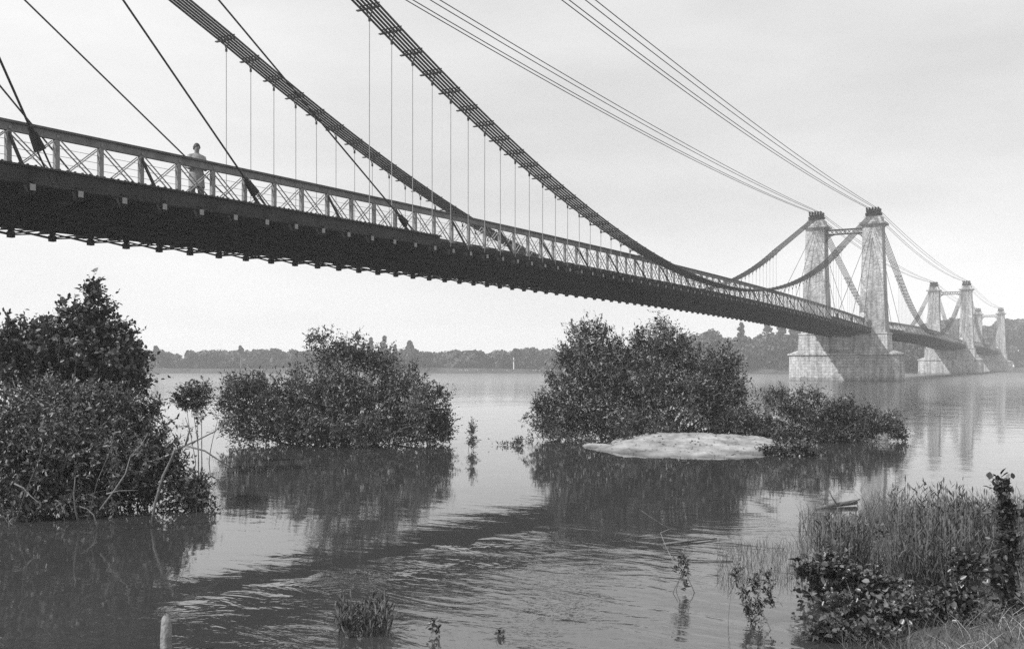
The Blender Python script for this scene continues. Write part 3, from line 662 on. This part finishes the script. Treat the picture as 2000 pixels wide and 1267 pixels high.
branch([(297,1024,10.6),(302,985,10.6),(318,930,10.7),(335,895,10.8),(340,880,10.8),(362,870,10.9),(392,856,11.2),(420,842,11.6),(455,812,12)], .016, .005, 'bark', wl)
branch([(362,870,10.9),(400,880,10.9),(430,900,10.9),(455,915,11)], .012, .004, 'bark', wl)
branch([(362,870,10.9),(370,840,10.9),(362,815,11)], .012, .004, 'bark', wl)
branch([(195,995,10.3),(225,955,10.3),(245,925,10.4),(255,890,10.4),(275,870,10.5),(288,848,10.5)], .009, .003, 'deadwood', wl)
branch([(208,964,10.3),(232,958,10.3),(270,957,10.3)], .008, .003, 'deadwood', wl)
branch([(155,1025,10.4),(148,1000,10.3),(144,965,10.3),(147,930,10.3)], .012, .005, 'bark', wl)
branch([(190,1030,10.4),(183,1005,10.4),(170,993,10.4),(155,988,10.4)], .008, .003, 'deadwood', wl)
branch([(28,944,10.5),(45,952,10.5),(60,968,10.5),(80,985,10.4)], .009, .004, 'deadwood', wl)
for a in ((60, 900), (200, 880)):
    branch([(a[0]-30, 1020, 10.7), (a[0]-10, a[1]+60, 10.5), (a[0]+15, a[1], 10.4), (a[0]+25, a[1]-40, 10.5)], .006, .002, 'bark', wl)
sp = bush('sparse_willow', 'thin open willow branch patch standing in water between two bushes', 'bush',
     [(372,790,30,45),(395,765,22,30),(360,770,18,22),(385,825,28,20),(352,780,10,14)], 17.5, 300, .055, 10, .25, tuple(PX(372, 860, 17.5)), 5, 'leaf', gap=.2, stem_r=.012)
bush('willow_bush', 'wide rounded willow bush in midstream, left of the sandbank', 'bush',
     [(645,690,52,42),(700,690,45,32),(745,705,40,30),(690,740,110,55),(790,760,60,42),(700,800,150,68,0,1.5),(820,800,55,42),(845,835,38,38),(600,790,100,65),(520,770,60,42),(470,765,45,38),(440,770,25,25),(490,810,70,50),(560,845,120,30,-.3),(740,845,140,30,-.3),(860,820,20,25),(500,745,30,16),(700,655,14,12),(615,660,14,16),(640,648,10,10)],
     21.8, 7300, .06, 11, .34, tuple(PX(660, 870, 21.8)), 14, 'leaf', gap=.33, up=.35, stem_r=.03, shell=.40)
bush('willow_bush', 'tall twin-topped willow bush growing behind the pale sandbank', 'bush',
     [(1150,670,46,40),(1135,640,26,18),(1170,640,26,18),(1110,690,24,30),(1190,680,35,40),(1290,665,46,34),(1285,630,12,18),(1305,640,24,20),(1330,660,24,16),(1270,690,50,34),(1283,608,6,10),(1225,690,24,36),(1340,700,50,30),(1250,665,16,28),(1320,680,30,30),(1220,740,110,50),(1150,740,70,50),(1340,730,90,48),(1405,705,36,36),(1420,740,36,50),(1130,800,80,50),(1080,825,50,38),(1290,790,150,55,.2,1.5),(1400,790,60,60),(1190,840,150,32,-.4),(1060,855,38,18,-.4),(1085,770,36,36),(1330,840,120,20,.6),(1075,735,12,12)],
     23.2, 8000, .064, 11, .36, tuple(PX(1250, 860, 23.2)), 16, 'leaf', gap=.33, up=.45, stem_r=.03, shell=.42)
bush('low_shrub', 'low ragged shrub trailing to the right of the sandbank willow', 'bush',
     [(1470,800,60,42),(1540,800,60,42),(1600,810,60,42),(1660,825,60,34),(1720,835,40,28),(1755,850,18,14),(1745,825,16,18),(1700,805,14,14),(1640,790,16,14),(1765,862,12,8),(1590,768,16,16),(1520,765,22,14),(1500,845,90,22),(1640,855,90,14),(1750,805,8,16),(1440,830,40,30)],
     22.6, 4300, .055, 10, .30, tuple(PX(1580, 865, 22.6)), 18, 'leaf', gap=.38, up=.6, wid=.2, stem_r=.014, shell=.45)
bush('creeping_plant', 'small leafy creeping plants at the right tip of the sandbank', 'plant',
     [(1535,880,40,16),(1580,885,36,15),(1500,878,18,8),(1560,872,20,12),(1605,892,12,7)], 19.0, 330, .05, 8, .22, None, 4, 'leaf_near', gap=.5, wid=.36, stem_r=.006)
bush('creeping_plant', 'sparse sprig floating off the left end of the sandbank bush', 'plant',
     [(985,870,28,8),(1010,862,14,9),(965,874,14,4)], 21.5, 70, .05, 7, .16, None, 3, 'leaf', gap=.5, stem_r=.006)
bush('sapling', 'lone upright sapling standing in open water between the two willows', 'sapling',
     [(922,835,6,16),(922,860,11,16),(921,820,3,8)], 20.2, 70, .045, 9, .16, tuple(PX(922, 878, 20.2)), 2, 'leaf', gap=.5, up=1.0, stem_r=.008)

# foreground shrubs, bottom right
bush('foreground_shrub', 'leafy round-leaved shrub at bottom right in front of the reeds', 'shrub',
     [(1610,1120,45,22),(1640,1100,50,40),(1690,1080,26,32),(1600,1180,50,45),(1690,1150,75,50),(1780,1140,60,45),(1740,1075,26,24),(1850,1150,60,45),(1700,1215,120,40),(1830,1210,70,35),(1570,1110,18,12),(1590,1225,40,30),(1715,1040,10,18),(1880,1100,36,26),(1620,1235,50,26,-.9),(1700,1240,60,26,-.9),(1790,1235,60,26,-.8),(1880,1220,50,30,-.7),(1650,1195,60,30,-.6),(1760,1195,70,34,-.6),(1860,1180,60,34,-.5)],
     7.1, 2500, .033, 10, .18, tuple(PX(1720, 1235, 6.6)), 20, 'leaf_near', gap=.4, up=.5, wid=.36, zmin=.02, stem_r=.007, single=290, shell=.55, dd=.5)
bush('foreground_shrub', 'tall thin leafy shoots at the right edge above the reeds', 'shrub',
     [(1958,950,16,14),(1965,975,15,18),(1955,995,14,14),(1970,1010,16,22),(1972,1060,22,40),(1960,1120,30,30),(1975,1180,20,40)],
     6.6, 230, .04, 8, .15, tuple(PX(1975, 1230, 6.6)), 5, 'leaf_near', gap=.6, up=.8, wid=.36, zmin=.05, stem_r=.007, dd=.5)
bush('waterside_sprig', 'slender leafy sprig leaning up from the water left of the shrub', 'plant',
     [(1438,1120,5,16),(1452,1150,7,20),(1464,1185,8,22),(1476,1140,6,22),(1482,1180,7,22),(1500,1130,4,20),(1503,1165,5,22),(1478,1215,9,18)], 6.6, 90, .03, 9, .12, tuple(PX(1480, 1240, 6.4)), 4, 'leaf_near', gap=.7, up=1.0, wid=.2, stem_r=.005, dd=.5)
tp = bush('waterside_sprig', 'small forked sprig in open water with pale dead twigs above', 'plant',
     [(1326,1085,5,12),(1336,1092,6,16),(1322,1104,6,9),(1334,1118,6,14),(1342,1108,4,14),(1337,1140,2,12)], 7.5, 40, .026, 7, .09, tuple(PX(1337, 1162, 7.45)), 3, 'leaf_near', gap=.7, up=1.0, wid=.25, stem_r=.004, dd=.5)
branch([(1330,1110,7.5),(1312,1090,7.6),(1300,1065,7.7),(1290,1040,7.8)], .003, .0018, 'deadwood', tp)
branch([(1342,1036,7.9),(1300,1028,7.8),(1275,1012,7.8),(1252,996,7.8)], .003, .0012, 'deadwood', tp)
branch([(1290,1040,7.8),(1310,1032,7.8),(1342,1036,7.9)], .003, .002, 'deadwood', tp)
bush('waterside_sprig', 'tiny curled sprig at the bottom edge, left of the other tiny one', 'plant', [(853,1228,5,9),(856,1250,7,14),(848,1215,4,5)], 6.3, 16, .033, 7, .07, tuple(PX(856, 1262, 6.2)), 2, 'leaf_near', gap=.9, up=1, stem_r=.003, dd=.5)
bush('waterside_sprig', 'tiny sprig at the bottom edge, right of the curled one', 'plant', [(977,1235,6,8),(976,1250,5,9)], 6.3, 12, .026, 7, .06, tuple(PX(977, 1262, 6.2)), 2, 'leaf_near', gap=.9, up=1, stem_r=.003, dd=.5)

def blades(P0, H, lean, wd, name, m, parent=None, curve=.3, base=(0, 0, 0), lo=0, hi=1):
    """curved tapering blades, two segments each (two quads and a tip)"""
    n = len(P0); d = unit(np.c_[RNG.normal(size=(n, 2))*lean, np.ones(n)]); c = np.c_[RNG.normal(size=(n, 2)), -.4*np.abs(RNG.normal(size=n))]*curve
    az = RNG.random(n)*math.pi; sd = np.c_[np.cos(az), np.sin(az), np.zeros(n)]*wd; V = np.empty((n, 7, 3)); B = np.array(base)
    for i, t in enumerate((0, .4, .75)):
        q = P0+d*(H*t)[:, None]+c*(H*t*t)[:, None]-B; wv = sd*(1-t*.5); V[:, 2*i] = q-wv; V[:, 2*i+1] = q+wv
    V[:, 6] = P0+d*H[:, None]+c*H[:, None]-B
    o = (np.arange(n)*7)[:, None]; tri = np.array([0,1,3,0,3,2,2,3,5,2,5,4,4,5,6]); T = (o+tri).reshape(-1)
    me = bpy.data.meshes.new(name); me.vertices.add(n*7); me.vertices.foreach_set('co', V.reshape(-1)); me.loops.add(n*15); me.loops.foreach_set('vertex_index', T.astype(np.int32))
    me.polygons.add(n*5); me.polygons.foreach_set('loop_start', np.arange(0, n*15, 3, dtype=np.int32)); me.update(calc_edges=True)
    at = me.attributes.new('tone', 'FLOAT', 'POINT'); at.data.foreach_set('value', np.repeat(np.clip(lo+(hi-lo)*RNG.random(n), 0, 1), 7).astype(np.float32)); me.materials.append(M[m])
    return tag(link(name, me, None, parent), kind='stuff')
def region(n, u0, u1, Y0, Y1, z=0, dens=None):
    u = u0+(u1-u0)*RNG.random(n); Y = Y0+(Y1-Y0)*RNG.random(n)
    return np.array([tuple(CW((a-1000)/F*y, y, z)) for a, y in zip(u, Y)])
def reeds(label, u0, u1, Y0, Y1, n, h, head=.35):
    P0 = region(n, u0, u1, Y0, Y1); bx = P0.mean(0); bx[2] = 0; r = thing('reed_clump', label, 'reeds', tuple(bx), 'reed clumps by the bank')
    H = h*(.35+.75*RNG.random(n)**.8)*(1+.3*pnoise(P0, 2.2)); blades(P0, H, .2, .0026, 'reed_stalks', 'reed', r, .10, bx)
    # small side leaves and dark seed heads
    k = RNG.choice(n, n*5); t = .15+.8*RNG.random(len(k)); D = unit(rv(len(k))*.75+np.array([0, 0, 1.0])); Nn = unit(np.cross(D, rv(len(k))))
    P1 = P0[k]+np.c_[np.zeros((len(k), 2)), H[k]*t]-bx+rv(len(k))*.012
    tag(link('reed_leaves', leaves_mesh('reed_leaves', P1, D, Nn, .05+.03*RNG.random(len(k)), .004+.003*RNG.random(len(k)), 'reed', RNG.random(len(k))*.6), None, r), kind='stuff')
    b = MB()
    for i in range(0, n, max(1, int(1/head)*3)):
        p = Vector(P0[i]-bx); q = p+Vector((0, 0, H[i]*1.05)); b.tube([p, (p+q)/2+Vector((.01, 0, 0)), q], .0022, 3); b.tube([q-Vector((0, 0, .02)), q+Vector((.003, 0, .012)), q+Vector((0, 0, .035))], [.004, .008, .003], 5)
    tag(b.build('seed_heads', 'bark', r), kind='stuff')
reeds('upright reed clump left of the right-hand reed bed', 1595, 1690, 7.6, 8.6, 420, .46)
reeds('dense reed bed behind the bottom-right shrub', 1735, 1900, 7.3, 9.3, 900, .54)
reeds('reed bed fading toward the right edge of the water', 1880, 2080, 7.8, 10.0, 800, .46)
reeds('short dark tuft of reeds alone at the bottom centre', 655, 762, 6.25, 6.75, 110, .17, .5)
g = blades(region(800, 1400, 1580, 7.7, 9.6), .03+.11*RNG.random(800)**1.5, .25, .0018, 'flooded_grass', 'reed'); 
g2 = blades(region(900, 1560, 1780, 8.4, 11.6), .05+.22*RNG.random(900)**1.5, .2, .003, 'shallow_grass', 'reed')
g5 = blades(region(3600, 1690, 2150, 7.6, 12.4), .08+.24*RNG.random(3600), .3, .003, 'marsh_grass', 'reed')
def bank_pts(n, u0, u1, Y0, Y1):
    out = []
    while len(out) < n:
        Y = random.uniform(Y0, Y1); u = random.uniform(u0, u1); X = (u-1000)/F*Y; sh = .6*Y-1.55+.35*wob(Y*.6, 1); z = (X-sh)*.17; z = min(z, .35+.02*(X-sh))
        if z > -.04: out.append(tuple(CW(X, Y, max(z-.05, -.02))))
    return np.array(out)
g3 = blades(bank_pts(11000, 1480, 2250, 4.6, 9.0), .04+.17*RNG.random(11000)**1.4, .6, .0026, 'bank_grass', 'reed', curve=.4)
g4 = blades(bank_pts(900, 1840, 2300, 4.8, 7.6), .10+.17*RNG.random(900), .7, .0025, 'dry_bank_grass', 'drygrass', curve=.5)

# driftwood, sticks, stake
def wood(name, label, cat, pts, r0, r1, m, extra=()):
    o = PX(*pts[0]); t = thing(name, label, cat, (o.x, o.y, 0)); b = MB(); b.tube([PX(*p)-t.location for p in pts], r0, 8, r1); b.build('trunk', m, t, smooth=True)
    for e in extra: b = MB(); b.tube([PX(*p)-t.location for p in e], r0*.35, 5, r1*.3); b.build('twig', m, t, smooth=True)
wood('driftwood', 'dark drifting branch floating beyond the reeds', 'driftwood', [(1594,993,11.9),(1620,987,12),(1645,984,12.1),(1672,980,12.2)], .022, .03, 'bark', [[(1635,985,12),(1625,970,12),(1618,955,12)], [(1660,982,12),(1680,974,12)]])
wood('driftwood', 'thin straight stick lying on the water above the forked sprig', 'stick', [(1296,1062,9.5),(1340,1057,9.6),(1400,1051,9.8)], .013, .006, 'bark', [[(1340,1057,9.6),(1352,1048,9.6)]])
wood('driftwood', 'thin twig with caught weed right of the forked sprig', 'stick', [(1338,1090,8.75),(1380,1094,8.7),(1432,1095,8.7)], .008, .004, 'bark', [[(1380,1094,8.7),(1392,1104,8.6)]])
t = thing('wooden_stake', 'pale weathered wooden stake standing in the water at bottom left', 'stake', tuple(CW((324-1000)/F*5.9, 5.9, 0)))
b = MB(); b.tube([(0, 0, -.4), (.003, 0, .02), (.001, 0, .1), (.004, 0, .17), (.002, .0, .205), (.004, .003, .222), (-.004, 0, .231)], [.037, .036, .034, .033, .028, .017, .006], 16)
b.v = [(x*.92*(1+.16*math.sin(5*math.atan2(y, x)+z*9)), y*(1+.1*math.sin(4*math.atan2(y, x)+1)), z+.008*math.sin(7*math.atan2(y, x))) for x, y, z in b.v]; wet(M['stake'], .0, .06, .35); b.build('post', 'stake', t, smooth=True)
# litter on the sandbank
wood('driftwood', 'dark stranded sticks lying along the right half of the sandbank', 'driftwood', [(1420,884,19.6),(1445,880,19.7),(1475,882,19.6),(1500,878,19.8)], .018, .012, 'bark', [[(1395,886,19.5),(1412,881,19.6),(1430,883,19.6)], [(1445,880,19.7),(1452,874,19.8)]])
b = MB(); q0 = CW(3.9, 20.6, 0)
for i in range(420):
    X = random.uniform(1.6, 6.0); Y = random.uniform(18, 22.8); z = bank_z(X, Y)
    if z < .01: continue
    c = CW(X, Y, z)-q0; e = random.uniform(.008, .03); p6 = [(e*random.uniform(.6, 1.3)*math.cos(a), e*random.uniform(.6, 1.3)*math.sin(a)) for a in np.linspace(0, 5.2, 6)]
    b.prism([(c.x+x, c.y+y) for x, y in p6], c.z-.01, c.z+e*.5, [(c.x+x*.6, c.y+y*.6) for x, y in p6])
tag(b.build('gravel_litter', 'earth', loc=tuple(q0)), kind='stuff')
# white pole and pale stones on the far bank
t = thing('white_pole', 'tall thin white pole standing on the far bank', 'pole', tuple(CW((1003.5-1000)/F*258, 258, .3)))
b = MB(); b.tube([(0, 0, -.3), (0, 0, 5.0)], .16, 6); b.build('shaft', 'white', t)
b = MB(); b.tube([(0, 0, 5.0), (0, 0, 5.15)], .22, 6); b.build('pole_tip', 'white', t)
ORD = ['nearest', 'second', 'third', 'fourth', 'fifth', 'sixth', 'seventh']
for i, u in enumerate((898, 902, 910, 914, 933, 963, 991, 1042, 1047, 1055, 1066, 1071, 1076)):
    b = MB(); sz = random.uniform(.25, .5); b.prism([(sz*math.cos(a)*random.uniform(.7, 1.2), sz*.8*math.sin(a)) for a in np.linspace(0, 5.5, 7)], -.3, random.uniform(.35, .6), [(sz*.6*math.cos(a), sz*.5*math.sin(a)) for a in np.linspace(0, 5.5, 7)])
    Y = 255.2+3*math.sin(((u-1000)/F*255)*.03); tag(b.build('pale_stone', 'pale', loc=tuple(CW((u-1000)/F*Y, Y, .35))), ('pale stone %s of the white pole on the far bank, %s from it' % (('left', ORD[6-i]) if i < 7 else ('right', ORD[i-7]))), 'stone', 'pale stones on the far bank')

# ---------------------------------------------------------------- far woods
def crowns(C, R, per, size, seedtone=None):
    n = len(C); k = np.repeat(np.arange(n), per); d = rv(len(k)); rad = .55+.45*RNG.random(len(k))**.5
    lump = 1+.22*pnoise(d*2.2+C[k]*.7, 1.5)
    p = C[k]+d*R[k]*(rad*lump)[:, None]; D = rv(len(k)); Nn = unit(d+.6*rv(len(k))); Nn = unit(Nn-D*(Nn*D).sum(1)[:, None])
    Ln = size*(.6+.8*RNG.random(len(k))); tone = np.clip(.5+.3*RNG.normal(size=n)[k]+.15*RNG.normal(size=len(k)), 0, 1)
    return p-D*Ln[:, None]*.5, D, Nn, Ln, Ln*.45, tone
def wood_mass(name, u0, u1, Y0, Y1, top, n, per, size, base=0):
    C, R = [], []
    for i in range(n):
        u = random.uniform(u0, u1); tq = (i/n); Y = Y0+(Y1-Y0)*tq; zt = 1.7+(715-top(u))/F*Y+random.uniform(-.6, .4)
        lay = random.random(); h = max(zt-.6, 2); z = .8+h*(lay if lay < .7 else .78); rz = min(h*.28, 2.3)*random.uniform(.55, 1.1)
        z = min(z, zt-rz*.9); C.append(tuple(CW((u-1000)/F*Y, Y, max(z, .8)))); R.append((rz*random.uniform(.9, 1.5), rz*random.uniform(.9, 1.5), rz))
    me = leaves_mesh(name, *crowns(np.array(C), np.array(R), per, size)[:5], 'leaf_far', crowns.__defaults__ and None) if False else None
    q = crowns(np.array(C), np.array(R), per, size); me = leaves_mesh(name, q[0], q[1], q[2], q[3], q[4], 'leaf_far', q[5])
    return tag(link(name, me, None), kind='stuff')
wood_mass('far_bank_woods', 120, 1120, 257, 275, lambda u: 686-2*math.sin(u*.013)-1.5*math.sin(u*.05), 620, 110, .9)
wood_mass('right_bank_woods', 1090, 1345, 258, 275, lambda u: 684-(u-1090)*.03, 90, 130, 1.1)
wood_mass('right_bank_woods', 1340, 1800, 258, 285, lambda u: 657+6*math.sin(u*.04)-5*math.sin(u*.11), 700, 110, .8)
wood_mass('distant_bank_woods', 1760, 2150, 336, 365, lambda u: 622+10*math.sin(u*.05) if u > 1800 else 660, 260, 200, 1.4)
def far_tree(label, u, top, bot, ru, Y, kind, group='trees standing out on the far bank'):
    x = (u-1000)/F*Y; zt = 1.7+(715-top)/F*Y; zb = 1.7+(715-bot)/F*Y; rr = ru/F*Y
    r = thing({'pine': 'pine_tree', 'round': 'round_tree', 'poplar': 'poplar_tree'}[kind], label, 'tree', tuple(CW(x, Y, .6)), group)
    b = MB(); hh = zt-.6; b.tube([(0, 0, -.3), (.1*rr, 0, hh*.5), (0, .1, hh*.85)], .22, 6, .07)
    if kind == 'pine':
        for a in np.linspace(0, 5.5, 6): b.tube([(0, 0, hh*.6+a*.2), (rr*.7*math.cos(a*2.1), rr*.7*math.sin(a*2.1), hh*.66+a*.25)], .06, 4, .02)
    b.build('trunk', 'trunk_far', r)
    C, R = [], []; H = zt-zb; nl = 9 if kind == 'pine' else 5
    if kind == 'round':
        H = min(H, rr*3.0); zb = zt-H
    for i in range(nl):
        t = (i+.5)/nl; a = i*2.4; wq = {'pine': (1-t*.75)*(.85 if i % 2 else 1.1), 'round': math.sin(math.pi*(.15+.75*t)), 'poplar': .5+.5*math.sin(math.pi*t)}[kind]
        off = rr*wq*(.45 if kind == 'pine' else .42); C.append((off*math.cos(a), off*math.sin(a), zb-.6+H*t)); R.append((rr*wq*.7, rr*wq*.7, H/nl*(.75 if kind == 'pine' else 1.1)))
    q = crowns(np.array(C), np.array(R), 150 if kind == 'pine' else 220, .6); link('crown', leaves_mesh('crown', q[0], q[1], q[2], q[3], q[4], 'leaf_far', q[5]*.6), None, r)
for args in (
    ('pine with high tufted crown against the sky, tallest left of the first pier', 1448, 631, 672, 12, 262, 'pine'),
    ('small isolated pine crown lifted above the right-hand wood', 1394, 646, 672, 8, 262, 'pine'),
    ('low pine tip beside the top of the sandbank willow', 1355, 655, 678, 8, 262, 'pine'),
    ('left one of two round treetops side by side under the deck', 1486, 656, 690, 8, 262, 'round'),
    ('right one of two round treetops side by side under the deck', 1502, 658, 690, 8, 262, 'round'),
    ('spreading pine crown reaching up behind the deck', 1527, 630, 668, 15, 262, 'pine'),
    ('slim tree leaning against the left flank of the first pier', 1552, 636, 700, 12, 266, 'round'),
    ('pale upper pine tuft just under the deck edge', 1499, 632, 646, 9, 268, 'pine'),
    ('rounded tree standing above the far wood right of the middle willow', 802, 669, 720, 13, 256, 'round'),
    ('small pointed tree over the crest of the middle willow, left one', 724, 661, 706, 11, 256, 'pine'),
    ('small pointed tree over the crest of the middle willow, right one', 750, 658, 706, 12, 256, 'pine'),
    ('thin pointed tree right of the middle willow crest', 772, 677, 712, 6, 256, 'poplar'),
    ('small tree tip far left over the wood beside the dark tree', 306, 678, 700, 9, 256, 'round'),
    ('tiny treetop above the wood left of the middle willow', 470, 677, 700, 4, 256, 'round')): far_tree(*args)

# ---------------------------------------------------------------- haze
b = MB(); p = [CW(x, y, 0) for x, y in ((-440, -60), (560, -60), (560, 700), (-440, 700))]
b.prism([(q.x, q.y) for q in p], -3.0, 26.0)
hm = bpy.data.materials.new('haze'); hm.use_nodes = True; hm.node_tree.nodes.remove(hm.node_tree.nodes['Principled BSDF'])
pv = nn(hm.node_tree, 'ShaderNodeVolumePrincipled'); pv.inputs['Color'].default_value = (.95, .95, .95, 1); pv.inputs['Density'].default_value = HAZE
hm.node_tree.links.new(pv.outputs[0], hm.node_tree.nodes['Material Output'].inputs['Volume'])
tag(b.build('haze', hm), kind='stuff')
